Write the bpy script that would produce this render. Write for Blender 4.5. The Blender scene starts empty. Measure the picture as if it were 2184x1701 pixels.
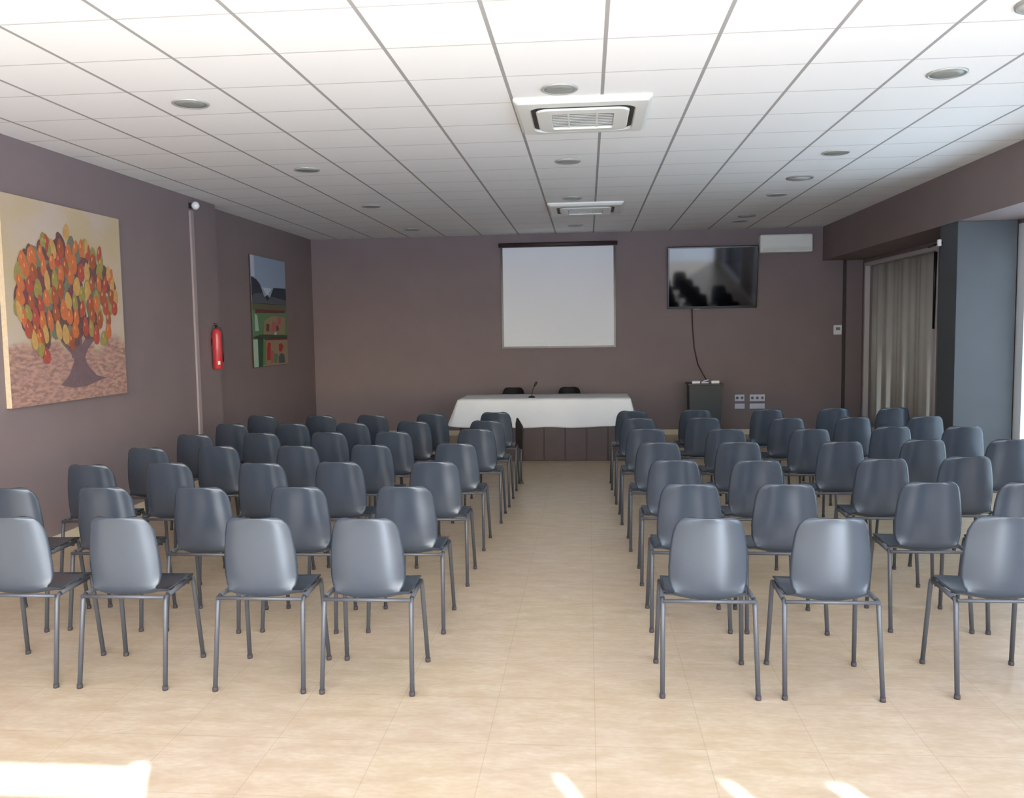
import bpy, bmesh, math, random
from mathutils import Vector, Matrix
random.seed(7)
S = bpy.context.scene
COL = S.collection
PI = math.pi

# ------------------------------------------------------------------ materials
def lin(c):
    return tuple(((v / 255) / 12.92 if v / 255 <= .04045 else ((v / 255 + .055) / 1.055) ** 2.4) for v in c) + (1.0,)

def mat(name, rgb, rough=.6, metal=0.0, spec=.5, noise=None, bump=None, raw=None, coat=0):
    """rgb: sRGB 0-255. noise=(scale, amount) mottles the colour; bump=(scale,strength,distance)."""
    m = bpy.data.materials.new(name)
    m.use_nodes = True
    nt = m.node_tree
    b = nt.nodes['Principled BSDF']
    col = raw if raw else lin(rgb)
    b.inputs['Base Color'].default_value = col
    b.inputs['Roughness'].default_value = rough
    b.inputs['Metallic'].default_value = metal
    b.inputs['Specular IOR Level'].default_value = spec
    if coat:
        b.inputs['Coat Weight'].default_value = coat
        b.inputs['Coat Roughness'].default_value = .12
    tc = nt.nodes.new('ShaderNodeTexCoord')
    if noise:
        n = nt.nodes.new('ShaderNodeTexNoise')
        n.inputs['Scale'].default_value = noise[0]
        n.inputs['Detail'].default_value = 5
        nt.links.new(tc.outputs['Object'], n.inputs['Vector'])
        r = nt.nodes.new('ShaderNodeValToRGB')
        a = noise[1]
        r.color_ramp.elements[0].position = .3
        r.color_ramp.elements[1].position = .7
        r.color_ramp.elements[0].color = tuple(c * (1 - a) for c in col[:3]) + (1,)
        r.color_ramp.elements[1].color = tuple(min(1, c * (1 + a)) for c in col[:3]) + (1,)
        nt.links.new(n.outputs['Fac'], r.inputs['Fac'])
        nt.links.new(r.outputs['Color'], b.inputs['Base Color'])
    if bump:
        n = nt.nodes.new('ShaderNodeTexNoise')
        n.inputs['Scale'].default_value = bump[0]
        n.inputs['Detail'].default_value = 3
        nt.links.new(tc.outputs['Object'], n.inputs['Vector'])
        u = nt.nodes.new('ShaderNodeBump')
        u.inputs['Strength'].default_value = bump[1]
        u.inputs['Distance'].default_value = bump[2]
        nt.links.new(n.outputs['Fac'], u.inputs['Height'])
        nt.links.new(u.outputs['Normal'], b.inputs['Normal'])
    return m

class NT:
    def __init__(s, m): s.m = m; s.nt = m.node_tree
    def math(s, op, a, b=None, c=None):
        n = s.nt.nodes.new('ShaderNodeMath'); n.operation = op
        for i, v in enumerate((a, b, c)):
            if v is None: continue
            if hasattr(v, 'links'): s.nt.links.new(v, n.inputs[i])
            else: n.inputs[i].default_value = v
        return n.outputs[0]
    def mix(s, f, a, b):
        n = s.nt.nodes.new('ShaderNodeMix'); n.data_type = 'RGBA'
        for k, v in ((0, f), (6, a), (7, b)):
            if hasattr(v, 'links'): s.nt.links.new(v, n.inputs[k])
            else: n.inputs[k].default_value = v
        return n.outputs[2]
    def line(s, coord, origin, pitch, width):
        """1 on a line of the given width repeated every pitch"""
        a = s.math('SUBTRACT', coord, origin - pitch / 2 - 40 * pitch)
        a = s.math('MODULO', a, pitch)
        a = s.math('SUBTRACT', a, pitch / 2)
        a = s.math('ABSOLUTE', a)
        return s.math('LESS_THAN', a, width / 2)

def ceiling_material():
    m = mat('ceiling_tiles', (238, 237, 232), .85, spec=.2)
    T = NT(m); nt = T.nt; b = nt.nodes['Principled BSDF']
    g = nt.nodes.new('ShaderNodeNewGeometry'); x = nt.nodes.new('ShaderNodeSeparateXYZ')
    nt.links.new(g.outputs['Position'], x.inputs[0])
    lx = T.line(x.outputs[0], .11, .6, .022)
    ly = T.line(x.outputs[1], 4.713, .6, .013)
    n = nt.nodes.new('ShaderNodeTexNoise'); n.inputs['Scale'].default_value = 1.3
    nt.links.new(g.outputs['Position'], n.inputs['Vector'])
    base = T.mix(n.outputs['Fac'], lin((247, 247, 246)), lin((250, 250, 249)))
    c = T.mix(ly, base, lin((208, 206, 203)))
    c = T.mix(lx, c, lin((166, 164, 162)))  # lines running in depth are darker: groove shade put into the colour
    nt.links.new(c, b.inputs['Base Color'])
    f = nt.nodes.new('ShaderNodeTexNoise'); f.inputs['Scale'].default_value = 160
    nt.links.new(g.outputs['Position'], f.inputs['Vector'])
    h = T.math('SUBTRACT', T.math('MULTIPLY', f.outputs['Fac'], .15), T.math('MAXIMUM', lx, ly))
    u = nt.nodes.new('ShaderNodeBump'); u.inputs['Strength'].default_value = .4; u.inputs['Distance'].default_value = .004
    nt.links.new(h, u.inputs['Height']); nt.links.new(u.outputs['Normal'], b.inputs['Normal'])
    return m

def floor_material():
    m = mat('floor_tiles', (218, 204, 182), .33, spec=.35)
    T = NT(m); nt = T.nt; b = nt.nodes['Principled BSDF']
    g = nt.nodes.new('ShaderNodeNewGeometry'); x = nt.nodes.new('ShaderNodeSeparateXYZ')
    nt.links.new(g.outputs['Position'], x.inputs[0])
    def noise(scale, sx, sy, det):
        mp = nt.nodes.new('ShaderNodeMapping'); mp.inputs['Scale'].default_value = (sx, sy, 1)
        nt.links.new(g.outputs['Position'], mp.inputs['Vector'])
        n = nt.nodes.new('ShaderNodeTexNoise'); n.inputs['Scale'].default_value = scale; n.inputs['Detail'].default_value = det
        nt.links.new(mp.outputs[0], n.inputs['Vector'])
        r = nt.nodes.new('ShaderNodeMapRange'); r.inputs[1].default_value = .35; r.inputs[2].default_value = .65
        nt.links.new(n.outputs['Fac'], r.inputs[0])
        return r.outputs[0]
    c = T.mix(noise(5, 1, 2.6, 5), lin((172, 152, 126)), lin((202, 188, 166)))
    c2 = T.mix(noise(1.1, 1, 1, 2), lin((194, 177, 148)), lin((193, 175, 158)))
    c = T.mix(.5, c, c2)
    c = T.mix(T.math('MULTIPLY', noise(22, 1, 2.2, 4), .34), c, lin((166, 141, 108)))
    # each tile has a slightly different tone
    tx = T.math('FLOOR', T.math('DIVIDE', T.math('SUBTRACT', x.outputs[0], .02), .45))
    ty = T.math('FLOOR', T.math('DIVIDE', T.math('SUBTRACT', x.outputs[1], 3.42), .45))
    cb = nt.nodes.new('ShaderNodeCombineXYZ'); nt.links.new(tx, cb.inputs[0]); nt.links.new(ty, cb.inputs[1])
    w = nt.nodes.new('ShaderNodeTexWhiteNoise'); nt.links.new(cb.outputs[0], w.inputs['Vector'])
    c = T.mix(T.math('MULTIPLY', w.outputs['Value'], .13), c, lin((182, 156, 126)))
    ln = T.math('MAXIMUM', T.line(x.outputs[0], .02, .45, .005), T.line(x.outputs[1], 3.42, .45, .005))
    c = T.mix(T.math('MULTIPLY', ln, .36), c, lin((150, 128, 104)))
    nt.links.new(c, b.inputs['Base Color'])
    return m

M = {}
M['wall'] = mat('taupe_wall_paint', (134, 120, 121), .62, spec=.25, noise=(2.2, .035), bump=(90, .12, .002))
M['beam'] = mat('beam_paint', (132, 118, 116), .62, spec=.25, noise=(2.2, .035), bump=(90, .12, .002))
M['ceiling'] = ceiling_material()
M['floor'] = floor_material()
M['base'] = mat('cream_baseboard', (214, 202, 180), .4)
M['pillar'] = mat('slate_pillar_paint', (76, 79, 83), .55, spec=.3, noise=(3, .03))
M['frame'] = mat('pale_window_frame', (205, 198, 196), .4)
M['whiteframe'] = mat('white_window_frame', (226, 228, 230), .35)
M['shell'] = mat('slate_plastic_shell', (54, 61, 71), .27, spec=.5, noise=(6, .04), bump=(260, .05, .0006))
M['tube'] = mat('grey_painted_tube', (76, 78, 84), .42, metal=.15)
M['rubber'] = mat('dark_rubber', (58, 52, 54), .8)
M['black'] = mat('black_plastic', (22, 23, 25), .4)
M['tvbezel'] = mat('tv_bezel', (14, 15, 17), .25)
M['tvscreen'] = mat('tv_glass', (5, 6, 8), .05, spec=.5)
M['lectern'] = mat('black_lectern', (44, 48, 49), .5, noise=(4, .06))
M['cloth'] = mat('white_cloth', (222, 222, 222), .9, spec=.1, noise=(3, .03), bump=(300, .2, .001))
M['darkwood'] = mat('dark_brown_panel', (66, 48, 47), .5, noise=(8, .1))
M['screen'] = mat('projection_fabric', (242, 245, 250), .85, spec=.1)
M['acwhite'] = mat('ac_white', (232, 232, 226), .4)
M['acgrey'] = mat('ac_grey', (150, 150, 146), .5)
M['acdark'] = mat('ac_dark', (62, 62, 60), .6)
M['lens'] = mat('downlight_lens', (150, 152, 146), .35)
M['lensring'] = mat('downlight_ring', (190, 190, 184), .35, metal=.3)
M['spk'] = mat('speaker_grille', (218, 218, 212), .6)
M['white'] = mat('white_plastic', (236, 236, 238), .35)
M['outlet'] = mat('outlet_plate', (206, 208, 224), .4)
M['outletface'] = mat('outlet_face', (120, 120, 132), .4)
M['red'] = mat('extinguisher_red', (196, 60, 66), .3)
M['conduit'] = mat('light_conduit', (166, 152, 152), .5)
M['pipe'] = mat('dark_pipe', (62, 48, 48), .5)
M['curtain'] = mat('grey_curtain', (206, 202, 194), .9, spec=.1, noise=(2, .05))
M['blind'] = mat('fill_blind', (240, 240, 240), .9)
M['glass'] = mat('window_glass', (40, 48, 50), .05, spec=.6)
def translucent(m, amount):
    nt = m.node_tree; b = nt.nodes['Principled BSDF']; out = nt.nodes['Material Output']
    t = nt.nodes.new('ShaderNodeBsdfTranslucent'); t.inputs[0].default_value = b.inputs['Base Color'].default_value
    if b.inputs['Base Color'].links: nt.links.new(b.inputs['Base Color'].links[0].from_socket, t.inputs[0])
    x = nt.nodes.new('ShaderNodeMixShader'); x.inputs[0].default_value = amount
    nt.links.new(b.outputs[0], x.inputs[1]); nt.links.new(t.outputs[0], x.inputs[2]); nt.links.new(x.outputs[0], out.inputs[0])
translucent(M['blind'], .75); translucent(M['curtain'], .05)
gm = M['glass']; gnt = gm.node_tree
tr = gnt.nodes.new('ShaderNodeBsdfTransparent'); tr.inputs[0].default_value = (.86, .9, .9, 1)
gx = gnt.nodes.new('ShaderNodeMixShader'); gx.inputs[0].default_value = .08
gnt.links.new(tr.outputs[0], gx.inputs[1]); gnt.links.new(gnt.nodes['Principled BSDF'].outputs[0], gx.inputs[2]); gnt.links.new(gx.outputs[0], gnt.nodes['Material Output'].inputs[0])
M['paving'] = mat('terrace_paving', (218, 218, 218), .8, noise=(1.5, .06))
M['facade'] = mat('facade_plaster', (190, 182, 172), .8)

# ------------------------------------------------------------------ mesh helpers
def add_box(bm, lo, hi, mi=0, bevel=0, mtx=None):
    x0, y0, z0 = lo; x1, y1, z1 = hi
    vs = [bm.verts.new(p) for p in ((x0, y0, z0), (x1, y0, z0), (x1, y1, z0), (x0, y1, z0), (x0, y0, z1), (x1, y0, z1), (x1, y1, z1), (x0, y1, z1))]
    fs = [bm.faces.new([vs[i] for i in f]) for f in ((3, 2, 1, 0), (4, 5, 6, 7), (0, 1, 5, 4), (1, 2, 6, 5), (2, 3, 7, 6), (3, 0, 4, 7))]
    for f in fs: f.material_index = mi
    if bevel:
        es = {e for f in fs for e in f.edges}
        r = bmesh.ops.bevel(bm, geom=list(es), offset=bevel, segments=3, affect='EDGES', profile=.6)
        vs = {v for f in r['faces'] for v in f.verts} | {v for v in vs if v.is_valid}
        for f in r['faces']: f.material_index = mi
    if mtx:
        bmesh.ops.transform(bm, matrix=mtx, verts=list(vs))

def add_tube(bm, pts, r, seg=10, mi=0, caps=True):
    """tube swept along points; r a number or one radius per point"""
    pts = [Vector(p) for p in pts]
    rs = r if isinstance(r, (list, tuple)) else [r] * len(pts)
    prev = None; rings = []
    for i, p in enumerate(pts):
        t = (pts[min(i + 1, len(pts) - 1)] - pts[max(i - 1, 0)]).normalized()
        if prev is None:
            up = Vector((0, 0, 1)) if abs(t.z) < .9 else Vector((0, 1, 0))
            a = t.cross(up).normalized()
        else:
            a = (prev - t * prev.dot(t)).normalized()
        b = t.cross(a); prev = a
        rings.append([bm.verts.new(p + rs[i] * (math.cos(2 * PI * k / seg) * a + math.sin(2 * PI * k / seg) * b)) for k in range(seg)])
    for A, B in zip(rings, rings[1:]):
        for k in range(seg):
            f = bm.faces.new((A[k], A[(k + 1) % seg], B[(k + 1) % seg], B[k])); f.smooth = True; f.material_index = mi
    if caps:
        bm.faces.new(rings[0][::-1]).material_index = mi
        bm.faces.new(rings[-1]).material_index = mi

def add_lathe(bm, prof, c=(0, 0, 0), seg=24, mi=0, mtx=None):
    """profile [(r,z)] spun about z through c"""
    c = Vector(c); rings = []; allv = []
    for r, z in prof:
        if r < 1e-6: ring = [bm.verts.new(c + Vector((0, 0, z)))]
        else: ring = [bm.verts.new(c + Vector((r * math.cos(2 * PI * k / seg), r * math.sin(2 * PI * k / seg), z))) for k in range(seg)]
        rings.append(ring); allv += ring
    for A, B in zip(rings, rings[1:]):
        for k in range(seg):
            k2 = (k + 1) % seg
            vs = [A[k % len(A)], A[k2 % len(A)], B[k2 % len(B)], B[k % len(B)]]
            u = []
            for v in vs:
                if v not in u: u.append(v)
            if len(u) > 2:
                f = bm.faces.new(u); f.smooth = True; f.material_index = mi
    if mtx: bmesh.ops.transform(bm, matrix=mtx, verts=allv)

def add_prism(bm, poly, h0, h1, axis='z', mi=0):
    """polygon (a,b) extruded from h0 to h1 along an axis"""
    def P(a, b, h): return {'z': (a, b, h), 'y': (a, h, b), 'x': (h, a, b)}[axis]
    A = [bm.verts.new(P(a, b, h0)) for a, b in poly]; B = [bm.verts.new(P(a, b, h1)) for a, b in poly]
    n = len(poly)
    fs = [bm.faces.new(A[::-1]), bm.faces.new(B)]
    for k in range(n): fs.append(bm.faces.new((A[k], A[(k + 1) % n], B[(k + 1) % n], B[k])))
    for f in fs: f.material_index = mi

def obj(name, bm, mats, parent=None, kind=None, loc=None):
    bmesh.ops.recalc_face_normals(bm, faces=bm.faces[:])
    me = bpy.data.meshes.new(name); bm.to_mesh(me); bm.free()
    for m in (mats if isinstance(mats, (list, tuple)) else [mats]): me.materials.append(m)
    o = bpy.data.objects.new(name, me); COL.objects.link(o)
    if parent: o.parent = parent
    if loc: o.location = loc
    if kind: o['kind'] = kind
    return o

def BM(): return bmesh.new()
def box(lo, hi, bevel=0):
    bm = BM(); add_box(bm, lo, hi, 0, bevel); return bm
def thing(name, label, cat, loc=(0, 0, 0), rotz=0, group=None):
    o = bpy.data.objects.new(name, None); COL.objects.link(o)
    o.empty_display_size = .1
    o.location = loc; o.rotation_euler = (0, 0, rotz)
    tag(o, label, cat, group); return o
def tag(o, label, cat, group=None):
    o['label'] = label; o['category'] = cat
    if group: o['group'] = group
def dup(root, loc, rotz, label, group=None):
    r = root.copy(); COL.objects.link(r); r.location = loc; r.rotation_euler = (0, 0, rotz); r['label'] = label
    if group: r['group'] = group
    for ch in list(root.children):
        c = ch.copy(); COL.objects.link(c); c.parent = r
        for g in ch.children:
            d = g.copy(); COL.objects.link(d); d.parent = c
    return r
def rrect(cx, cy, w, h, r, n=6):
    out = []
    for sx, sy, a0 in ((1, 1, 0), (-1, 1, 90), (-1, -1, 180), (1, -1, 270)):
        for k in range(n + 1):
            a = math.radians(a0 + 90 * k / n)
            out.append((cx + sx * (w / 2 - r) + r * math.cos(a), cy + sy * (h / 2 - r) + r * math.sin(a)))
    return out

# ------------------------------------------------------------------ the room
HC = 3.259          # ceiling height
XL, XR, YB, YR = -4.40, 4.30, 13.9, -1.0
XREC, YREC = -4.53, 9.95     # the recess at the end of the left wall
obj('floor', box((-4.9, YR - .2, -.12), (4.8, YB + .2, 0)), M['floor'], kind='structure')
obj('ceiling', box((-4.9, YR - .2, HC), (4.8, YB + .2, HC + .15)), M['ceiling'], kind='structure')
bm = BM()
add_box(bm, (-4.75, YR, 0), (XL, YREC, HC))
obj('wall_left', bm, M['wall'], kind='structure')
obj('wall_recess', box((-4.75, YREC, 0), (XREC, YB, HC)), M['wall'], kind='structure')
obj('wall_back', box((-4.75, YB, 0), (4.55, YB + .2, HC)), M['wall'], kind='structure')
# right wall with a curtained opening at the far end and a wide one nearer
W1 = (11.0, 13.78, .10, 2.68); W2 = (5.0, 9.02, .10, 2.70); W4 = (.0, 3.2, .10, 2.72)
bm = BM()
X0, X1 = XR, XR + .25
for a, b in ((YR, W4[0]), (W4[1], W2[0]), (W2[1], W1[0]), (W1[1], YB)): add_box(bm, (X0, a, 0), (X1, b, HC))
for w in (W1, W2, W4):
    add_box(bm, (X0, w[0], 0), (X1, w[1], w[2])); add_box(bm, (X0, w[0], w[3]), (X1, w[1], HC))
obj('wall_right', bm, M['wall'], kind='structure')
# beam under the ceiling along the right wall, and the grey pillar that carries it
obj('wall_beam', box((3.685, YR, 2.735), (XR, YB, HC)), M['beam'], kind='structure')
obj('wall_pillar', box((3.69, 8.98, 0), (4.262, 9.41, 2.735), .006), M['pillar'], kind='structure')

# windows: frame, sill and glass
def window(n, w, m, fr=.055, pane=True):
    bm = BM()
    xf0, xf1 = XR - .015, XR + .06
    add_box(bm, (xf0, w[0], w[2]), (xf1, w[0] + fr, w[3]), 0, .004)
    add_box(bm, (xf0, w[1] - fr, w[2]), (xf1, w[1], w[3]), 0, .004)
    add_box(bm, (xf0, w[0] + fr, w[3] - fr), (xf1, w[1] - fr, w[3]), 0, .004)
    add_box(bm, (xf0, w[0] + fr, w[2]), (xf1, w[1] - fr, w[2] + fr), 0, .004)
    o = obj('window_%d' % n, bm, m, kind='structure')
    if pane: obj('pane', box((XR + .17, w[0], w[2]), (XR + .18, w[1], w[3])), M['glass'], o)
    obj('window_sill', box((XR - .03, w[0], w[2] - .035), (XR + .16, w[1], w[2] - .001), .004), m, o)
window(1, W1, M['frame']); window(2, W2, M['whiteframe'], fr=.16); window(4, W4, M['whiteframe'], pane=False)

# pleated curtain behind the first frame
bm = BM()
cols = []
n = 150
for k in range(n + 1):
    y = W1[0] + .002 + (W1[1] - W1[0] - .004) * k / n
    u = k / n
    x = XR + .115 + .022 * math.sin(u * 34 + 2 * math.sin(u * 7)) + .007 * math.sin(u * 83)
    cols.append((x, y))
for d in (0, .004):
    pass
top = W1[3] - .001; bot = W1[2] + .001
A = [bm.verts.new((x, y, bot)) for x, y in cols]; B = [bm.verts.new((x, y, top)) for x, y in cols]
C = [bm.verts.new((x + .005, y, bot)) for x, y in cols]; D = [bm.verts.new((x + .005, y, top)) for x, y in cols]
for k in range(n):
    for q in ((A[k], A[k + 1], B[k + 1], B[k]), (C[k + 1], C[k], D[k], D[k + 1]), (B[k], B[k + 1], D[k + 1], D[k]), (A[k + 1], A[k], C[k], C[k + 1])):
        bm.faces.new(q).smooth = True
bm.faces.new((A[0], B[0], D[0], C[0])); bm.faces.new((A[n], C[n], D[n], B[n]))
tag(obj('curtain', bm, M['curtain']), 'grey pleated curtain hanging in the tall window between back wall and pillar', 'curtain')
# translucent blind added in the nearer opening to spread daylight through the room
tag(obj('fill_blind', box((XR + .09, W2[0] + .06, W2[2] + .06), (XR + .10, W2[1] - .06, W2[3] - .06)), M['blind']), 'added translucent blind glowing with daylight in the window beside the grey pillar', 'blind')
# dark pull wand and small bracket next to the pillar
bm = BM(); add_tube(bm, [(4.262, 10.99, 2.60), (4.262, 11.0, 2.3), (4.262, 11.01, 1.66)], [.022, .018, .014], 8)
tag(obj('curtain_wand', bm, M['black']), 'thin black curtain wand hanging at the pillar end of the curtain', 'curtain wand')
t = thing('wall_bracket', 'small white-tipped black bracket high on the grey pillar side', 'bracket', (3.69, 9.35, 2.56))
bm = BM(); add_tube(bm, [(0, 0, 0), (-.035, .0, 0)], .012, 10); add_tube(bm, [(-.03, 0, -.005), (-.03, .28, -.02)], .010, 10)
obj('bracket_arm', bm, M['black'], t)
obj('end_cap', box((-.05, -.02, -.034), (-.015, .014, .034), .006), M['white'], t)['label'] = 'white end cap'

# baseboards
def bb(name, lo, hi): return obj(name, box(lo, hi, .003), M['base'], kind='structure')
bm = BM(); add_box(bm, (XL, YR, 0), (XL + .012, YREC, .085)); add_box(bm, (XREC, YREC, 0), (XREC + .012, YB, .085))
obj('baseboard_left', bm, M['base'], kind='structure')
bb('baseboard_back', (XREC + .013, YB - .012, 0), (XR - .013, YB, .085))
bm = BM(); add_box(bm, (XR - .012, YR, 0), (XR, 8.97, .085)); add_box(bm, (XR - .012, 9.42, 0), (XR, YB, .085))
obj('baseboard_right', bm, M['base'], kind='structure')
bm = BM(); add_box(bm, (3.678, 8.968, 0), (4.262, 8.98, .085)); add_box(bm, (3.678, 8.98, 0), (3.69, 9.41, .085))
obj('baseboard_pillar', bm, M['base'], kind='structure')

# rear of the room (behind the camera): glazed front, doors pushed open, added slotted boards that cut the sun into slivers
bm = BM()
Y0, Y1 = YR - .2, YR
add_box(bm, (-4.75, Y0, 3.2), (4.55, Y1, HC)); add_box(bm, (-4.25, Y0, 3.17), (.11, Y1, 3.2))                      # lintel, left part lowered to trim the sun patch
add_box(bm, (-4.75, Y0, 0), (-4.25, Y1, 3.2)); add_box(bm, (4.2, Y0, 0), (4.55, Y1, 3.2))
solid = [(.11, 1.735), (1.785, 2.37), (2.425, 2.765), (2.85, 4.2)]   # unseen boards, spaced to let slivers of sun onto the floor
for a, b in solid: add_box(bm, (a, Y1 - .03, 2.87), (b, Y1, 3.2))
obj('wall_rear', bm, M['facade'], kind='structure')
bm = BM()
for x in (-4.25, -2.2, .08, 2.2, 4.15):
    add_box(bm, (x, Y1 - .06, 0), (x + .05, Y1, 2.87), 0, .004)
add_box(bm, (-4.25, Y1 - .05, 2.85), (4.2, Y1, 2.88))
obj('window_3', bm, M['whiteframe'], kind='structure')
obj('floor_terrace', box((-60, -80, -.14), (60, YR - .2, -.02)), M['paving'], kind='structure')
obj('floor_side_terrace', box((4.8, YR - .2, -.14), (60, 30, -.02)), M['paving'], kind='structure')
obj('wall_sun_block', box((4.55, YR - .2, -.02), (6.35, YR, 5.3)), M['facade'], kind='structure')  # unseen wall added to keep direct sun out of the side opening

# ------------------------------------------------------------------ chairs
def chair_shell():
    # centre-line profile (y, z) and half widths, from the front lip of the seat to the top of the back
    prof = [(.205, .437), (.200, .452), (.180, .463), (.12, .462), (.05, .455), (-.02, .450), (-.085, .444), (-.118, .446),
            (-.141, .454), (-.154, .470), (-.161, .500), (-.166, .545), (-.171, .60), (-.176, .66), (-.181, .72), (-.187, .775),
            (-.192, .812), (-.196, .832), (-.199, .843), (-.200, .847)]
    hw = [.172, .188, .198, .203, .204, .200, .190, .174, .160, .160, .172, .181, .182, .178, .172, .163, .150, .134, .113, .086]
    NU = 22; t = .007
    rows = []
    for i, ((y, z), w) in enumerate(zip(prof, hw)):
        back = min(1, max(0, (z - .455) / .06)) if y < -.05 else 0
        topf = max(0, (z - .78) / .07)
        row = []
        for k in range(NU + 1):
            u = -1 + 2 * k / NU
            x = w * math.sin(u * PI / 2) * .35 + w * u * .65
            e = abs(x / w) ** 2.6
            yy = y + back * (.050 * e * (1 - .45 * min(1, topf)))
            zz = z + (1 - back) * (.016 * e if y < .16 else .004 * e)
            if y < -.10 and back < 1: zz += (1 - back) * .012 * e
            row.append(Vector((x, yy, zz)))
        rows.append(row)
    R = len(rows)
    nrm = []
    for i in range(R):
        nr = []
        for k in range(NU + 1):
            a = rows[min(i + 1, R - 1)][k] - rows[max(i - 1, 0)][k]
            b = rows[i][min(k + 1, NU)] - rows[i][max(k - 1, 0)]
            nn = a.cross(b); nr.append(nn.normalized() if nn.length > 1e-9 else Vector((0, 0, 1)))
        nrm.append(nr)
    bm = BM()
    A = [[bm.verts.new(rows[i][k] + nrm[i][k] * t * .5) for k in range(NU + 1)] for i in range(R)]
    B = [[bm.verts.new(rows[i][k] - nrm[i][k] * t * .5) for k in range(NU + 1)] for i in range(R)]
    def q(*v): bm.faces.new(v).smooth = True
    for i in range(R - 1):
        for k in range(NU):
            q(A[i][k], A[i][k + 1], A[i + 1][k + 1], A[i + 1][k])
            q(B[i][k], B[i + 1][k], B[i + 1][k + 1], B[i][k + 1])
        q(A[i][0], A[i + 1][0], B[i + 1][0], B[i][0]); q(A[i][NU], B[i][NU], B[i + 1][NU], A[i + 1][NU])
    for k in range(NU):
        q(A[0][k], B[0][k], B[0][k + 1], A[0][k + 1]); q(A[R - 1][k], A[R - 1][k + 1], B[R - 1][k + 1], B[R - 1][k])
    return bm

RT, FT, RB, FB = (.212, -.152, .447), (.203, .165, .452), (.219, -.208, .012), (.216, .212, .012)
def leg_bm(s, rear):
    bm = BM(); t, b = (RT, RB) if rear else (FT, FB)
    # the tube bends out of the side rail into the leg
    inn = (s * t[0], t[1] + (.028 if rear else -.028), t[2] + .001)
    mid = (s * t[0], t[1] + (.008 if rear else -.008), t[2] - .004)
    k1 = (s * t[0], t[1], t[2] - .024)
    add_tube(bm, [inn, mid, k1, (s * b[0], b[1], b[2])], .0115, 10)
    return bm
def foot_bm(s, rear):
    b = RB if rear else FB
    bm = BM(); add_lathe(bm, [(0, 0), (.0130, 0), (.0140, .008), (.0132, .020), (0, .020)], (s * b[0], b[1], 0), 12); return bm

GROUPL, GROUPR = 'grey stacking chairs in rows left of the aisle', 'grey stacking chairs in rows right of the aisle'
def make_chair(shell=None):
    shell = shell or M['shell']
    t = thing('stacking_chair', '', 'chair')
    obj('seat_shell', chair_shell(), shell, t)
    bm = BM()
    for s in (-1, 1):
        add_tube(bm, [(s * RT[0], RT[1] + .028, RT[2] + .001), (s * FT[0], FT[1] - .028, FT[2] + .001)], .0115, 10)
    add_tube(bm, [(-RT[0], RT[1] - .012, RT[2] + .001), (RT[0], RT[1] - .012, RT[2] + .001)], .009, 10)
    add_tube(bm, [(-FT[0], FT[1] - .05, FT[2] - .014), (FT[0], FT[1] - .05, FT[2] - .014)], .009, 10)
    for s in (-1, 1):
        for y in (-.04, .12): add_box(bm, (s * .175 - .03, y - .012, .441), (s * .175 + .03, y + .012, .449))
    obj('seat_frame', bm, M['tube'], t)
    for rear in (True, False):
        for s in (-1, 1):
            l = obj('leg', leg_bm(s, rear), M['tube'], t)
            obj('rubber_foot', foot_bm(s, rear), M['rubber'], l)
    return t
proto = make_chair(); used = [False]
def put_chair(x, y, rz, label, group):
    if not used[0]:
        used[0] = True
        proto.location = (x, y, 0); proto.rotation_euler = (0, 0, rz); proto['label'] = label; proto['group'] = group; return proto
    return dup(proto, (x, y, 0), rz, label, group)

ROWN = ['nearest', 'second-nearest', 'third-nearest', 'middle', 'third-farthest', 'second-farthest', 'farthest']
# measured (x, y) of every back's top edge, counted from the aisle outwards
LEFT = [[(-1.06, 3.88), (-1.59, 3.88), (-2.28, 3.88), (-2.84, 3.88)],
        [(-1.05, 4.71), (-1.67, 4.69), (-2.24, 4.67), (-2.83, 4.67), (-3.39, 4.64)],
        [(-1.04, 5.62), (-1.70, 5.61), (-2.23, 5.57), (-2.90, 5.58), (-3.42, 5.50)],
        [(-1.04, 6.55), (-1.70, 6.48), (-2.28, 6.44), (-2.92, 6.43), (-3.45, 6.33)],
        [(-1.00, 7.50), (-1.72, 7.34), (-2.30, 7.32), (-2.90, 7.28), (-3.47, 7.18)],
        [(-.99, 8.20), (-1.71, 8.18), (-2.29, 8.06), (-2.88, 8.03), (-3.49, 8.02)],
        [(-.99, 9.05), (-1.66, 8.90), (-2.29, 8.83), (-2.84, 8.80), (-3.50, 8.84)]]
RIGHT = [[(.555, 3.92), (1.115, 3.93), (1.90, 3.98)],
         [(.57, 4.79), (1.10, 4.79), (1.90, 4.85), (2.42, 4.84)],
         [(.57, 5.67), (1.11, 5.66), (1.93, 5.71), (2.49, 5.79)],
         [(.54, 6.56), (1.15, 6.58), (1.91, 6.57), (2.55, 6.67), (3.17, 6.65)],
         [(.51, 7.47), (1.19, 7.43), (1.89, 7.40), (2.61, 7.54), (3.19, 7.51)],
         [(.49, 8.35), (1.12, 8.38), (1.90, 8.28), (2.53, 8.33), (3.21, 8.37)],
         [(.47, 9.10), (1.15, 9.18), (1.90, 9.18), (2.60, 9.24), (3.21, 9.24)]]
ORD = ['first', 'second', 'third', 'fourth', 'fifth']
for side, rows, grp in (('left', LEFT, GROUPL), ('right', RIGHT, GROUPR)):
    wall = 'left wall' if side == 'left' else 'right wall'
    for r, row in enumerate(rows):
        for k, (x, y) in enumerate(row):
            rz = random.uniform(-.02, .02)
            if r == 0: rz = 0.0
            x0 = x - math.sin(rz) * .195; y0 = y + .195
            where = 'beside the aisle' if k == 0 else ('%s seat from the aisle' % ORD[k])
            lab = 'grey plastic chair %s of the aisle, %s row, %s' % (side, ROWN[r], where)
            put_chair(x0, y0, rz, lab, grp)
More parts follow.
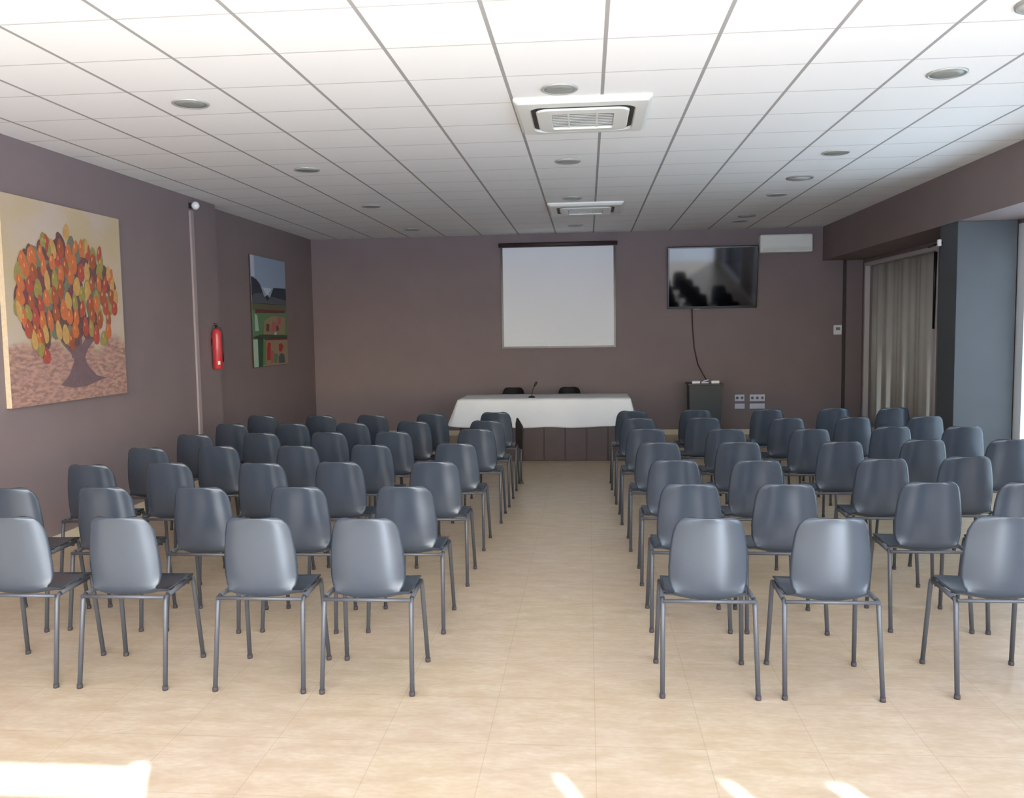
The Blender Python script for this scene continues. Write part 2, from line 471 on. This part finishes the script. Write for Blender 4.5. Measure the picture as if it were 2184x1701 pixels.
dark = make_chair(mat('charcoal_plastic_shell', (26, 24, 25), .6, spec=.2))
dark.location = (-1.13, 12.80, 0); dark.rotation_euler = (0, 0, PI); dark['group'] = 'chairs behind the table'
dark['label'] = 'dark plastic chair behind the white table, left of the microphone'
dup(dark, (-.277, 12.80, 0), PI, 'dark plastic chair behind the white table, right of the microphone', 'chairs behind the table')
# folded black writing tablet at the aisle side of the farthest left chair
t = thing('folded_tablet', 'black folded writing tablet on a post beside the farthest left aisle chair', 'writing tablet', (-.755, 9.50, 0))
bm = BM(); add_tube(bm, [(0, 0, 0), (0, 0, .50)], .011, 10); add_lathe(bm, [(0, 0), (.03, 0), (.03, .012), (.012, .02), (0, .02)], (0, 0, 0), 14)
obj('post', bm, M['tube'], t)
bm = BM(); add_prism(bm, [(-.13, .40), (.12, .40), (.15, .46), (.15, .66), (.10, .73), (-.10, .66), (-.14, .60)], -.018, .0, 'x')
obj('tablet_board', bm, M['black'], t).rotation_euler = (0, 0, .35)

# ------------------------------------------------------------------ table, cloth, microphone
TX0, TX1, TY0, TY1, TZ = -1.70, .54, 11.13, 12.08, .805
t = thing('conference_table', 'long table with dark brown front boards under the white cloth', 'table', ((TX0 + TX1) / 2, (TY0 + TY1) / 2, 0))
cx, cy = (TX0 + TX1) / 2, (TY0 + TY1) / 2
hx, hy = (TX1 - TX0) / 2, (TY1 - TY0) / 2
obj('tabletop', box((-hx, -hy, TZ - .03), (hx, hy, TZ), .004), M['darkwood'], t)
bm = BM()
nb = 8; w = 2 * hx / nb
for k in range(nb): add_box(bm, (-hx + k * w + .006, -hy + .022, .0), (-hx + (k + 1) * w - .006, -hy + .042, TZ - .03), 0, .004)
add_box(bm, (-hx, -hy + .043, .0), (hx, -hy + .055, TZ - .03))
obj('front_panel', bm, M['darkwood'], t)
for sx in (-1, 1):
    obj('side_panel', box((sx * hx - (.03 if sx > 0 else 0), -hy + .06, 0), (sx * hx + (0 if sx > 0 else .03), hy - .02, TZ - .03)), M['darkwood'], t)

def cloth():
    """cloth over the top, hanging at the front and at both ends, its corners flaring out"""
    bm = BM()
    t = .006
    z1 = TZ + t
    nx, ns = 96, 16
    def front(u, s):      # u along x 0..1, s down 0..1
        x = TX0 - .012 + (TX1 - TX0 + .024) * u
        dl = math.exp(-u / .06); dr = math.exp(-(1 - u) / .05)
        drop = .365 - .03 * dl - .12 * dr + .006 * math.sin(u * 21)
        y = TY0 - .014 - .012 * s - .018 * s * (.5 + .5 * math.sin(u * 34 + 1.5 * math.sin(u * 9))) - .05 * s * s * (dl + dr)
        return Vector((x - .115 * s * dl + .06 * s * dr, y, z1 - drop * s))
    def quadgrid(F, nu, nv):
        V = [[bm.verts.new(F(i / nu, j / nv)) for j in range(nv + 1)] for i in range(nu + 1)]
        for i in range(nu):
            for j in range(nv): bm.faces.new((V[i][j], V[i + 1][j], V[i + 1][j + 1], V[i][j + 1])).smooth = True
    quadgrid(front, nx, ns)
    quadgrid(lambda u, v: Vector((TX0 - .012 + (TX1 - TX0 + .024) * u, TY0 - .014 + (TY1 - TY0 + .028) * v, z1 + .0006 * math.sin(u * 40))), nx, 4)
    def side(sx, L, flare, drop0):
        xs = TX0 - .012 if sx < 0 else TX1 + .012
        def F(v, s):
            d = math.exp(-v / .12)
            drop = drop0 + (L - drop0) * (1 - d)
            fl = (.03 + .03 * (.5 + .5 * math.sin(v * 14))) * s + flare * s * d
            return Vector((xs + sx * fl, TY0 - .014 + (TY1 - TY0 + .028) * v - .062 * s * s * d - .02 * s * d, z1 - drop * s))
        return F
    quadgrid(side(-1, .30, .085, .335), 24, ns)
    quadgrid(side(1, .26, .03, .245), 24, ns)
    bmesh.ops.remove_doubles(bm, verts=bm.verts[:], dist=.0015)
    return bm
o = obj('tablecloth', cloth(), M['cloth'])
md = o.modifiers.new('thickness', 'SOLIDIFY'); md.thickness = .003; md.offset = 1
tag(o, 'white cloth draped over the long table below the projection screen', 'tablecloth')
t = thing('microphone', 'thin black gooseneck microphone standing on the white tablecloth', 'microphone', (-.75, 11.42, TZ + .010))
bm = BM(); add_lathe(bm, [(0, 0), (.045, 0), (.045, .012), (.030, .022), (0, .024)], seg=20); obj('base', bm, M['black'], t)
bm = BM(); add_tube(bm, [(0, 0, .018), (.004, 0, .06), (.016, 0, .11), (.038, 0, .155)], .006, 8); obj('gooseneck', bm, M['black'], t)
bm = BM(); add_tube(bm, [(.036, 0, .15), (.046, 0, .17), (.062, 0, .198), (.070, 0, .212)], [.008, .016, .017, .008], 10); obj('microphone_head', bm, M['black'], t)

# ------------------------------------------------------------------ back wall
# projection screen
t = thing('projection_screen', 'square white projection screen with thin dark border on the back wall', 'projection screen', (-.468, YB, 0))
ang = 0
bm = BM(); add_box(bm, (-.885, -.030, 1.455), (.895, -.022, 3.045)); obj('screen_surface', bm, M['screen'], t)
bm = BM()
add_box(bm, (-.915, -.034, 1.425), (-.885, -.018, 3.07)); add_box(bm, (.895, -.034, 1.425), (.925, -.018, 3.07))
add_box(bm, (-.885, -.034, 1.425), (.895, -.018, 1.455))
obj('border', bm, M['tvbezel'], t)
bm = BM(); add_tube(bm, [(-.945, -.045, 3.085), (.955, -.045, 3.085)], .035, 14); obj('roller_housing', bm, M['pipe'], t)
bm = BM(); add_box(bm, (-.6, -.045, 3.05), (-.56, 0, 3.12)); add_box(bm, (.56, -.045, 3.05), (.6, 0, 3.12)); obj('mounting_bracket', bm, M['black'], t)

# television, hung tilted towards the room
t = thing('television', 'black flat television tilted forward on the back wall beside the screen', 'television', (1.972, 13.80, 2.50))
t.rotation_euler = (math.radians(7.4), 0, 0)
obj('cabinet', box((-.70, -.004, -.487), (.70, .045, .487), .008), M['tvbezel'], t)
obj('display', box((-.672, -.008, -.447), (.672, -.0045, .460)), M['tvscreen'], t)['label'] = 'glossy dark display'
bm = BM(); add_box(bm, (-.672, -.010, -.485), (.672, -.0045, -.450), 0, .002); obj('lower_bezel', bm, M['tvbezel'], t)
obj('sensor_bar', box((-.30, -.012, -.505), (-.18, .02, -.4875), .003), M['acgrey'], t)['label'] = 'small grey sensor bar'
bm = BM(); add_box(bm, (-.2, .045, -.15), (.2, .075, .15)); add_tube(bm, [(0, .07, -.10), (0, .10, -.10)], .02); add_tube(bm, [(0, .06, .12), (0, .085, .12)], .015)
obj('wall_mount', bm, M['black'], t)
bm = BM()
add_tube(bm, [(1.66, 13.80, 2.01), (1.665, 13.86, 1.96), (1.675, 13.88, 1.70), (1.70, 13.88, 1.40), (1.76, 13.86, 1.12), (1.80, 13.5, .98), (1.80, 13.15, .915)], .009, 8)
tag(obj('cable', bm, M['pipe']), 'thin dark cable hanging from the television down to the lectern', 'cable')

# split air conditioner
t = thing('wall_air_conditioner', 'white wall air conditioner above the right corner of the television', 'air conditioner', (3.085, YB, 2.995))
obj('housing', box((-.40, -.21, -.135), (.40, 0, .145), .03), M['acwhite'], t)
obj('front_cover', box((-.385, -.222, -.045), (.385, -.2105, .125), .006), M['acwhite'], t)
bm = BM(); add_box(bm, (-.36, -.219, -.110), (.36, -.2105, -.062), 0, .004); obj('air_flap', bm, M['spk'], t)
bm = BM()
for k in range(6): add_box(bm, (-.37, -.18 + k * .028, .1455), (.37, -.168 + k * .028, .150))
obj('top_grille', bm, M['acgrey'], t)

# lectern with white items
t = thing('lectern', 'black upright lectern standing against the back wall below the television', 'lectern', (1.745, 13.05, 0))
bm = BM(); add_prism(bm, [(-.225, .04), (.225, .04), (.245, .86), (-.235, .86)], -.16, .18, 'y'); obj('body', bm, M['lectern'], t)
obj('base', box((-.25, -.18, 0), (.25, .2, .04), .005), M['black'], t)
obj('top', box((-.255, -.185, .86), (.26, .2, .888), .005), M['black'], t)
G = 'white boxes on the lectern'
for nme, x0, x1, lab in (('paper_box', 1.553, 1.668, 'small white box on the left end of the black lectern'), ('paper_box', 1.832, 1.950, 'small white box on the right end of the black lectern')):
    tag(obj(nme, box((x0, 12.885, .8885), (x1, 12.99, .925), .004), M['white']), lab, 'box', G)
bm = BM(); add_box(bm, (1.69, 12.9, .8885), (1.80, 13.0, .908), 0, .004); add_tube(bm, [(1.70, 12.93, .9), (1.745, 12.94, .925), (1.80, 12.93, .94)], .012, 8)
tag(obj('remote_receiver', bm, M['outlet']), 'small pale device between the two white boxes on the lectern', 'device')

# outlets, switch, pipe
for i, (x0, x1, z0, z1, lab, face) in enumerate([
        (2.345, 2.495, .535, .640, 'upper left of four pale outlet plates low on the back wall', 2), (2.580, 2.815, .532, .640, 'wide upper right outlet plate low on the back wall', 3),
        (2.345, 2.500, .413, .495, 'lower left of four pale outlet plates low on the back wall', 0), (2.580, 2.815, .411, .495, 'wide lower right outlet plate low on the back wall', 0)]):
    t = thing('wall_outlet', lab, 'outlet', ((x0 + x1) / 2, YB, (z0 + z1) / 2), 0, 'outlet plates on the back wall')
    w, h = (x1 - x0) / 2, (z1 - z0) / 2
    obj('cover_plate', box((-w, -.012, -h), (w, 0, h), .003), M['outlet'], t)
    for k in range(face):
        xx = -w + 2 * w * (k + .5) / face
        bm = BM(); add_lathe(bm, [(0, 0), (.020, 0), (.022, .004), (0, .004)], seg=16, mtx=Matrix.Translation((xx, -.012, 0)) @ Matrix.Rotation(PI / 2, 4, 'X'))
        obj('socket', bm, M['outletface'], t)
t = thing('thermostat', 'small white thermostat beside the dark vertical pipe on back wall', 'thermostat', (3.925, YB, 1.65))
obj('cover', box((-.062, -.03, -.075), (.062, 0, .075), .008), M['white'], t)
obj('display_window', box((-.03, -.033, -.005), (.035, -.0305, .04), .001), M['outletface'], t)
bm = BM(); add_box(bm, (4.0, YB - .03, .085), (4.045, YB, 2.735), 0, .006)
tag(obj('conduit_pipe', bm, M['pipe']), 'dark vertical pipe running down the back wall near the curtain', 'pipe')

# ------------------------------------------------------------------ left wall
def painting():
    y0, y1, z0, z1 = 6.10, 7.735, 1.185, 2.81
    xf = XL + .045
    bm = BM(); add_box(bm, (XL + .002, y0, z0), (xf, y1, z1), 0)
    for f in bm.faces:
        if f.normal.x > .5 or f.calc_center_median().x > xf - 1e-4: f.material_index = 1
    W_, H_ = y1 - y0, z1 - z0
    def poly(pts, mi, lift):
        vs = [bm.verts.new((xf + lift, y0 + u * W_, z0 + v * H_)) for u, v in pts]
        c = bm.verts.new((xf + lift + .0015, y0 + W_ * sum(p[0] for p in pts) / len(pts), z0 + H_ * sum(p[1] for p in pts) / len(pts)))
        for a, b in zip(vs, vs[1:] + vs[:1]):
            f = bm.faces.new((a, b, c)); f.material_index = mi
    # trunk and boughs
    poly([(.38, .085), (.45, .13), (.50, .20), (.49, .27), (.58, .27), (.62, .18), (.70, .12), (.80, .10), (.70, .085), (.60, .065), (.48, .065)], 2, .001)
    def bough(pts, w0, w1):
        n = len(pts)
        for k in range(n - 1):
            (a, b), (c, d) = pts[k], pts[k + 1]
            wa = w0 + (w1 - w0) * k / (n - 1); wb = w0 + (w1 - w0) * (k + 1) / (n - 1)
            poly([(a - wa, b), (a + wa, b), (c + wb, d), (c - wb, d)], 2, .0012 + .0001 * k)
    bough([(.53, .22), (.50, .32), (.44, .40), (.36, .50), (.30, .62)], .045, .012)
    bough([(.54, .22), (.55, .35), (.52, .50), (.52, .66)], .04, .012)
    bough([(.56, .22), (.64, .32), (.68, .42), (.76, .56)], .04, .012)
    bough([(.51, .24), (.42, .30), (.38, .36)], .028, .010)
    bough([(.58, .24), (.70, .33), (.74, .40)], .022, .008)
    rnd = random.Random(3)
    # dark gaps of foliage behind, then the leaves from the top of the crown down
    def leaf(u, v, w, h, tilt, mi, lift):
        pts = []
        for k in range(12):
            a = 2 * PI * k / 12
            px, py = w * math.cos(a) * (1 - .25 * math.sin(a)), h * math.sin(a)
            pts.append((u + px * math.cos(tilt) - py * math.sin(tilt), v + px * math.sin(tilt) + py * math.cos(tilt)))
        poly(pts, mi, lift)
    def inside(u, v):
        if v > .30 + .30 * abs(u - .5) ** .8 - (.10 if u < .3 else 0) and ((u - .49) / .43) ** 2 + ((v - .54) / .28) ** 2 < 1: return True
        return False
    L = .003
    for k in range(230):
        u, v = rnd.uniform(.08, .90), rnd.uniform(.30, .84)
        if inside(u, v): leaf(u, v, .035, .055, rnd.uniform(-.5, .5), rnd.choice((3, 3, 4, 5, 10)), L); L += .00002
    pts = []
    tries = 0
    while len(pts) < 135 and tries < 6000:
        tries += 1
        u, v = rnd.uniform(.06, .92), rnd.uniform(.27, .86)
        if inside(u, v) and all(((u - a) / .052) ** 2 + ((v - b) / .066) ** 2 > 1 for a, b in pts): pts.append((u, v))
    pts += [(.30, .80), (.49, .87), (.66, .80), (.78, .78), (.21, .73), (.13, .70), (.12, .42), (.15, .37), (.19, .32), (.23, .28), (.27, .24), (.20, .37), (.24, .33), (.71, .34), (.78, .32), (.83, .36), (.88, .66), (.92, .55)]
    pts.sort(key=lambda p: -p[1])
    for u, v in pts:
        L += .00003
        tl = (u - .5) * -.5 + rnd.uniform(-.15, .15)
        c = rnd.choice((6, 6, 6, 7, 7, 8, 8, 9, 9, 11))
        leaf(u, v, .022 + rnd.random() * .009, .042 + rnd.random() * .014, tl, c, L)
        leaf(u - .006, v + .008, .012, .026, tl, 12 if c in (6, 9) else 8, L + .00002)
    cols = [('painting_edge', (206, 186, 156)), ('painting_ground', (190, 168, 140)), ('painting_trunk', (116, 94, 98)), ('painting_gap', (104, 78, 76)),
            ('painting_teal', (112, 116, 100)), ('painting_moss', (148, 138, 84)), ('painting_orange', (190, 108, 66)), ('painting_red', (168, 78, 68)),
            ('painting_ochre', (190, 150, 92)), ('painting_rust', (156, 86, 60)), ('painting_plum', (116, 72, 76)), ('painting_olive', (148, 136, 78)), ('painting_peach', (214, 150, 104))]
    ms = []
    for n_, c in cols:
        m = mat(n_, c, .7, noise=(30, .10)); ms.append(m)
    # ground: pale sky above, pinkish brown stubble below
    m = ms[1]; T = NT(m); nt = T.nt
    g = nt.nodes.new('ShaderNodeNewGeometry'); sx = nt.nodes.new('ShaderNodeSeparateXYZ'); nt.links.new(g.outputs['Position'], sx.inputs[0])
    def ns(scale, s, det=6):
        mp = nt.nodes.new('ShaderNodeMapping'); mp.inputs['Scale'].default_value = s; mp.inputs['Rotation'].default_value = (.5, 0, 0)
        nt.links.new(g.outputs['Position'], mp.inputs['Vector'])
        n = nt.nodes.new('ShaderNodeTexNoise'); n.inputs['Scale'].default_value = scale; n.inputs['Detail'].default_value = det
        nt.links.new(mp.outputs[0], n.inputs['Vector'])
        r = nt.nodes.new('ShaderNodeMapRange'); r.inputs[1].default_value = .4; r.inputs[2].default_value = .6; nt.links.new(n.outputs['Fac'], r.inputs[0]); return r.outputs[0]
    sky = T.mix(ns(2.5, (1, 1, 1)), lin((188, 170, 140)), lin((192, 176, 162)))
    low = T.mix(ns(14, (1, 1, 2.8)), lin((186, 148, 130)), lin((142, 110, 104)))
    low = T.mix(T.math('MULTIPLY', ns(5, (1, 1, 2)), .4), low, lin((176, 134, 128)))
    f = nt.nodes.new('ShaderNodeMapRange'); f.inputs[1].default_value = z0 + .36 * (z1 - z0); f.inputs[2].default_value = z0 + .30 * (z1 - z0)
    nt.links.new(T.math('ADD', sx.outputs[2], T.math('MULTIPLY', ns(3, (1, 1, 1)), .12)), f.inputs[0])
    nt.links.new(T.mix(f.outputs[0], sky, low), nt.nodes['Principled BSDF'].inputs['Base Color'])
    bmesh.ops.recalc_face_normals(bm, faces=bm.faces[:])
    me = bpy.data.meshes.new('painting'); bm.to_mesh(me); bm.free()
    for m in ms: me.materials.append(m)
    # relief faces must look into the room
    o = bpy.data.objects.new('wall_picture', me); COL.objects.link(o)
    tag(o, 'large canvas painting of a tree with orange leaves on the left wall', 'painting')
painting()

# light conduit with a white ball sensor
bm = BM(); add_box(bm, (XL, 9.27, .085), (XL + .022, 9.345, 3.10), 0, .004)
tag(obj('wall_conduit', bm, M['conduit']), 'pale vertical conduit strip on the left wall below the white ball', 'conduit')
t = thing('ball_sensor', 'small bright white ball fixture at the top of the pale conduit strip', 'sensor', (XL, 9.30, 3.155))
bm = BM(); add_lathe(bm, [(0, -.045), (.022, -.040), (.038, -.022), (.045, 0), (.038, .022), (.022, .040), (0, .045)], (.068, 0, 0), 18); obj('ball', bm, M['white'], t)
bm = BM(); add_box(bm, (0, -.03, -.03), (.03, .03, .03), 0, .004); obj('mounting_plate', bm, M['black'], t)

# fire extinguisher on the recessed wall just past the corner
t = thing('fire_extinguisher', 'red fire extinguisher hanging on the left wall between conduit strip and printed board', 'fire extinguisher', (-4.336, 9.72, 1.32))
bm = BM(); add_lathe(bm, [(0, 0), (.050, 0), (.055, .012), (.056, .40), (.052, .435), (.036, .462), (.018, .475), (0, .476)], seg=24); obj('cylinder', bm, M['red'], t)
bm = BM(); add_tube(bm, [(0, 0, .470), (0, 0, .510)], .016, 10); add_box(bm, (-.012, -.05, .508), (.012, .03, .518), 0, .002); add_box(bm, (-.012, -.05, .530), (.012, .025, .538), 0, .002); obj('valve_handle', bm, M['black'], t)
bm = BM(); add_tube(bm, [(0, -.02, .495), (.03, .03, .48), (.060, .02, .40), (.064, .015, .2), (.062, .01, .08)], .008, 8); obj('hose', bm, M['black'], t)
bm = BM(); add_box(bm, (.022, -.054, .05), (.048, -.040, .095), 0, .003); obj('tag_label', bm, M['white'], t)
bm = BM(); add_box(bm, (-.064, -.02, .28), (-.054, .02, .36)); obj('wall_hanger', bm, M['black'], t)

# tall printed board in three panels
t = thing('wall_poster', 'tall printed board of three stacked pictures on the recessed left wall', 'poster', (XREC + .002, 11.90, 2.03))
hw_, hh = .665, .765
FB_ = {k: mat('print_' + k, c, .5) for k, c in dict(sky=(150, 168, 192), pale=(196, 206, 216), navy=(40, 52, 66), slate=(84, 92, 100), green=(92, 132, 92), deep=(44, 82, 58), maroon=(104, 52, 54), rose=(178, 92, 92), straw=(150, 132, 104), mint=(172, 200, 182), red=(176, 48, 54), olive=(98, 98, 78)).items()}
keys = list(FB_)
def K(k): return keys.index(k)
obj('backing', box((.0, -hw_, -hh), (.018, hw_, hh), .002), M['darkwood'], t)
def panel(z0, z1, bg, polys):
    bm = BM(); add_box(bm, (.0185, -hw_ + .004, z0), (.0225, hw_ - .004, z1), K(bg))
    for i, (c, pts) in enumerate(polys):
        a = -hw_ + .004; W_ = 2 * (hw_ - .004)
        add_prism(bm, [(a + u * W_, z0 + v * (z1 - z0)) for u, v in pts], .0226 + i * .0002, .0228 + i * .0002, 'x', K(c))
    obj('printed_panel', bm, [FB_[k] for k in keys], t)
panel(.12, hh - .004, 'sky', [
    ('pale', [(0, .55), (.10, .55), (.10, 1), (0, 1)]), ('navy', [(0, .14), (0, .55), (.14, .50), (.24, .40), (.34, .14)]), ('navy', [(.45, .02), (.62, .36), (1, .38), (1, .0)]),
    ('slate', [(0, 0), (1, 0), (1, .10), (.55, .16), (.40, .10), (.28, .22), (.10, .20), (0, .14)]), ('pale', [(.30, .34), (.56, .34), (.43, .16)]), ('navy', [(.36, .14), (.43, .19), (.50, .13), (.43, .05)])])
panel(-.36, .11, 'green', [
    ('olive', [(0, .80), (1, .80), (1, 1), (0, 1)]), ('maroon', [(.08, .72), (.95, .76), (.95, .84), (.08, .84)]), ('mint', [(.06, .2), (.16, .2), (.13, .66), (.06, .7)]),
    ('straw', [(.28, .08), (.92, .08), (.95, .62), (.55, .66), (.32, .5)]), ('rose', [(.50, .20), (.62, .18), (.66, .46), (.56, .50)]), ('rose', [(.70, .40), (.80, .38), (.82, .60), (.72, .62)]),
    ('maroon', [(.36, .20), (.44, .18), (.46, .40), (.38, .42)]), ('maroon', [(.66, .20), (.74, .22), (.72, .36), (.66, .36)]), ('pale', [(.60, .06), (.66, .06), (.66, .16), (.60, .16)]), ('deep', [(.0, .0), (1, .0), (1, .06), (.22, .10), (.0, .03)])])
panel(-hh + .004, -.37, 'straw', [
    ('mint', [(0, 0), (.12, 0), (.12, .96), (0, .96)]), ('deep', [(.12, 0), (.24, 0), (.28, 1), (.12, 1)]), ('green', [(.24, .05), (.32, .05), (.34, .9), (.27, .9)]), ('red', [(.36, .20), (.46, .22), (.48, .82), (.40, .86), (.36, .6)]),
    ('red', [(.72, .52), (.80, .48), (.86, .66), (.82, .80), (.72, .78)]), ('rose', [(.46, .10), (.54, .12), (.56, .52), (.48, .56)]), ('slate', [(.70, .06), (.90, .06), (.88, .36), (.78, .44), (.70, .30)]),
    ('green', [(.56, .10), (.64, .08), (.68, .40), (.58, .44)]), ('maroon', [(.3, .93), (1, .93), (1, 1), (.3, 1)])])

# ------------------------------------------------------------------ ceiling fittings
def downlight():
    t = thing('downlight', '', 'downlight', group='round downlights in the ceiling')
    bm = BM(); add_lathe(bm, [(.100, -.001), (.100, -.010), (.112, -.012), (.120, -.006), (.120, 0), (.118, .0)], seg=32); obj('trim_ring', bm, M['lensring'], t)
    bm = BM(); add_lathe(bm, [(0, -.014), (.06, -.013), (.0995, -.008), (.0995, -.002), (0, -.002)], seg=32); obj('diffuser', bm, M['lens'], t)
    return t
dl = downlight(); first = True
cols_ = {'left': -2.62, 'middle': -.165, 'right': 2.222}
ys = [5.62, 8.0, 10.4, 12.85]
names = ['nearest', 'second', 'third', 'farthest']
for cn, x in cols_.items():
    for k, y in enumerate(ys):
        lab = 'round grey downlight, %s along the ceiling in the %s column' % (names[k], cn)
        if cn == 'middle' and k == 2: y = 10.22
        if first: dl.location = (x, y, HC); dl['label'] = lab; first = False
        else: dup(dl, (x, y, HC), 0, lab)
def speaker(x, y, lab, r=.135):
    t = thing('ceiling_speaker', lab, 'speaker', (x, y, HC), group='round speakers in the ceiling')
    bm = BM(); add_lathe(bm, [(r - .015, -.004), (r - .012, -.018), (r, -.014), (r + .004, 0)], seg=32); obj('trim_ring', bm, M['acgrey'], t)
    bm = BM(); add_lathe(bm, [(0, -.014), (r - .016, -.012), (r - .0155, -.002), (0, -.002)], seg=32); obj('grille', bm, M['spk'], t)
speaker(2.215, 9.27, 'pale round ceiling speaker between the right column downlights')
speaker(2.22, 4.47, 'round ceiling fitting cut off at the top right corner of the photo')
speaker(2.22, 12.25, 'faint round ceiling speaker near the wall air conditioner', .12)

def cassette(cx_, cy_, lab):
    t = thing('ceiling_air_conditioner', lab, 'air conditioner', (cx_, cy_, HC), group='square air conditioners in the ceiling')
    # outer frame as a sloping ring
    bm = BM()
    def ring(w, r, z): return [bm.verts.new((x, y, z)) for x, y in rrect(0, 0, w, w, r, 8)]
    a = [ring(.93, .02, 0), ring(.93, .02, -.018), ring(.88, .03, -.040), ring(.725, .10, -.046), ring(.715, .10, -.030)]
    for p, q in zip(a, a[1:]):
        for k in range(len(p)): bm.faces.new((p[k], p[(k + 1) % len(p)], q[(k + 1) % len(p)], q[k]))
    obj('outer_frame', bm, M['acwhite'], t)
    bm = BM(); add_prism(bm, rrect(0, 0, .716, .716, .10, 8), -.030, -.026); obj('air_slot', bm, M['acdark'], t)['label'] = 'dark air slot'
    bm = BM()
    a = [ring(.645, .09, -.0305), ring(.645, .09, -.044), ring(.625, .08, -.056), ring(.44, .03, -.060), ring(.43, .03, -.045)]
    for i, (p, q) in enumerate(zip(a, a[1:])):
        for k in range(len(p)): bm.faces.new((p[k], p[(k + 1) % len(p)], q[(k + 1) % len(p)], q[k])).material_index = int(i == 0)  # panel's side wall coloured dark to stand for shade in the slot
    obj('inner_panel', bm, [M['acwhite'], M['acdark']], t)
    bm = BM(); add_prism(bm, rrect(0, 0, .43, .43, .03, 6), -.046, -.043, mi=1)
    for k in range(9): add_box(bm, (-.213, -.20 + k * .047, -.0495), (.213, -.176 + k * .047, -.0475), 0)
    for x in (-.10, .10): add_box(bm, (x - .006, -.213, -.051), (x + .006, .213, -.0465), 0)
    obj('intake_grille', bm, [M['acwhite'], M['acdark']], t)
cassette(-.02, 6.27, 'large square ceiling air conditioner nearer the camera')
cassette(-.01, 11.03, 'farther square ceiling air conditioner close to the projection screen')

# ------------------------------------------------------------------ daylight
SUN_AZ = .45                                   # x drift per metre travelled into the room
TANE = 3.2 / (4.37 * math.hypot(1, SUN_AZ))   # the sun just clears the transom onto the floor at y = 3.17
d = Vector((-SUN_AZ, 1, -TANE * math.hypot(1, SUN_AZ)))
sun = bpy.data.lights.new('sun', 'SUN'); sun.energy = 20; sun.angle = math.radians(.45); sun.color = (.70, .84, 1.0)
so = bpy.data.objects.new('sun', sun); COL.objects.link(so); so.rotation_euler = d.to_track_quat('-Z', 'Y').to_euler(); so.location = (3, -6, 5)

w = bpy.data.worlds.new('sky'); S.world = w; w.use_nodes = True
nt = w.node_tree; bg = nt.nodes['Background']
sky = nt.nodes.new('ShaderNodeTexSky'); sky.sky_type = 'NISHITA'; sky.sun_disc = False
sky.sun_elevation = math.atan(TANE); sky.sun_rotation = math.radians(180 - 24); sky.dust_density = 1.5; sky.air_density = 1.0
tint = nt.nodes.new('ShaderNodeMix'); tint.data_type = 'RGBA'; tint.blend_type = 'MULTIPLY'; tint.inputs[0].default_value = 1
nt.links.new(sky.outputs[0], tint.inputs[6]); tint.inputs[7].default_value = (.95, 1, 1.08, 1)
nt.links.new(tint.outputs[2], bg.inputs[0]); bg.inputs[1].default_value = .6

def portal(name, loc, rot, sx, sy):
    l = bpy.data.lights.new(name, 'AREA'); l.shape = 'RECTANGLE'; l.size = sx; l.size_y = sy; l.cycles.is_portal = True
    o = bpy.data.objects.new(name, l); COL.objects.link(o); o.location = loc; o.rotation_euler = rot
portal('daylight_portal', (0, YR - .22, 1.6), (PI / 2, 0, 0), 8.5, 3.22)
portal('side_daylight_portal', (XR + .26, (W4[0] + W4[1]) / 2, 1.4), (0, PI / 2, 0), 2.6, W4[1] - W4[0])

# ------------------------------------------------------------------ camera
f, pitch, yaw, roll = 1821.05, .08021, .08884, -.01527
cy_, sy_, cp, sp = math.cos(yaw), math.sin(yaw), math.cos(pitch), math.sin(pitch)
fw = Vector((-sy_ * cp, cy_ * cp, -sp)); rt = Vector((cy_, sy_, 0)); up = rt.cross(fw)
c, s = math.cos(roll), math.sin(roll)
rt2 = c * rt + s * up; up2 = -s * rt + c * up
cam = bpy.data.cameras.new('camera'); co = bpy.data.objects.new('camera', cam); COL.objects.link(co)
mw = Matrix((rt2, up2, -fw)).transposed().to_4x4(); mw.translation = (0, 0, 1.72); co.matrix_world = mw
cam.sensor_fit = 'HORIZONTAL'; cam.sensor_width = 36; cam.lens = 36 * f / 2184; cam.clip_start = .05; cam.clip_end = 200
S.camera = co

vs = S.view_settings; vs.view_transform = 'Standard'; vs.look = 'None'; vs.gamma = 1; vs.use_curve_mapping = False
vs.exposure = .88
S.cycles.use_denoising = True
S.cycles.max_bounces = 12; S.cycles.diffuse_bounces = 8; S.cycles.glossy_bounces = 4
S.cycles.sample_clamp_indirect = 10
S.cycles.caustics_reflective = False
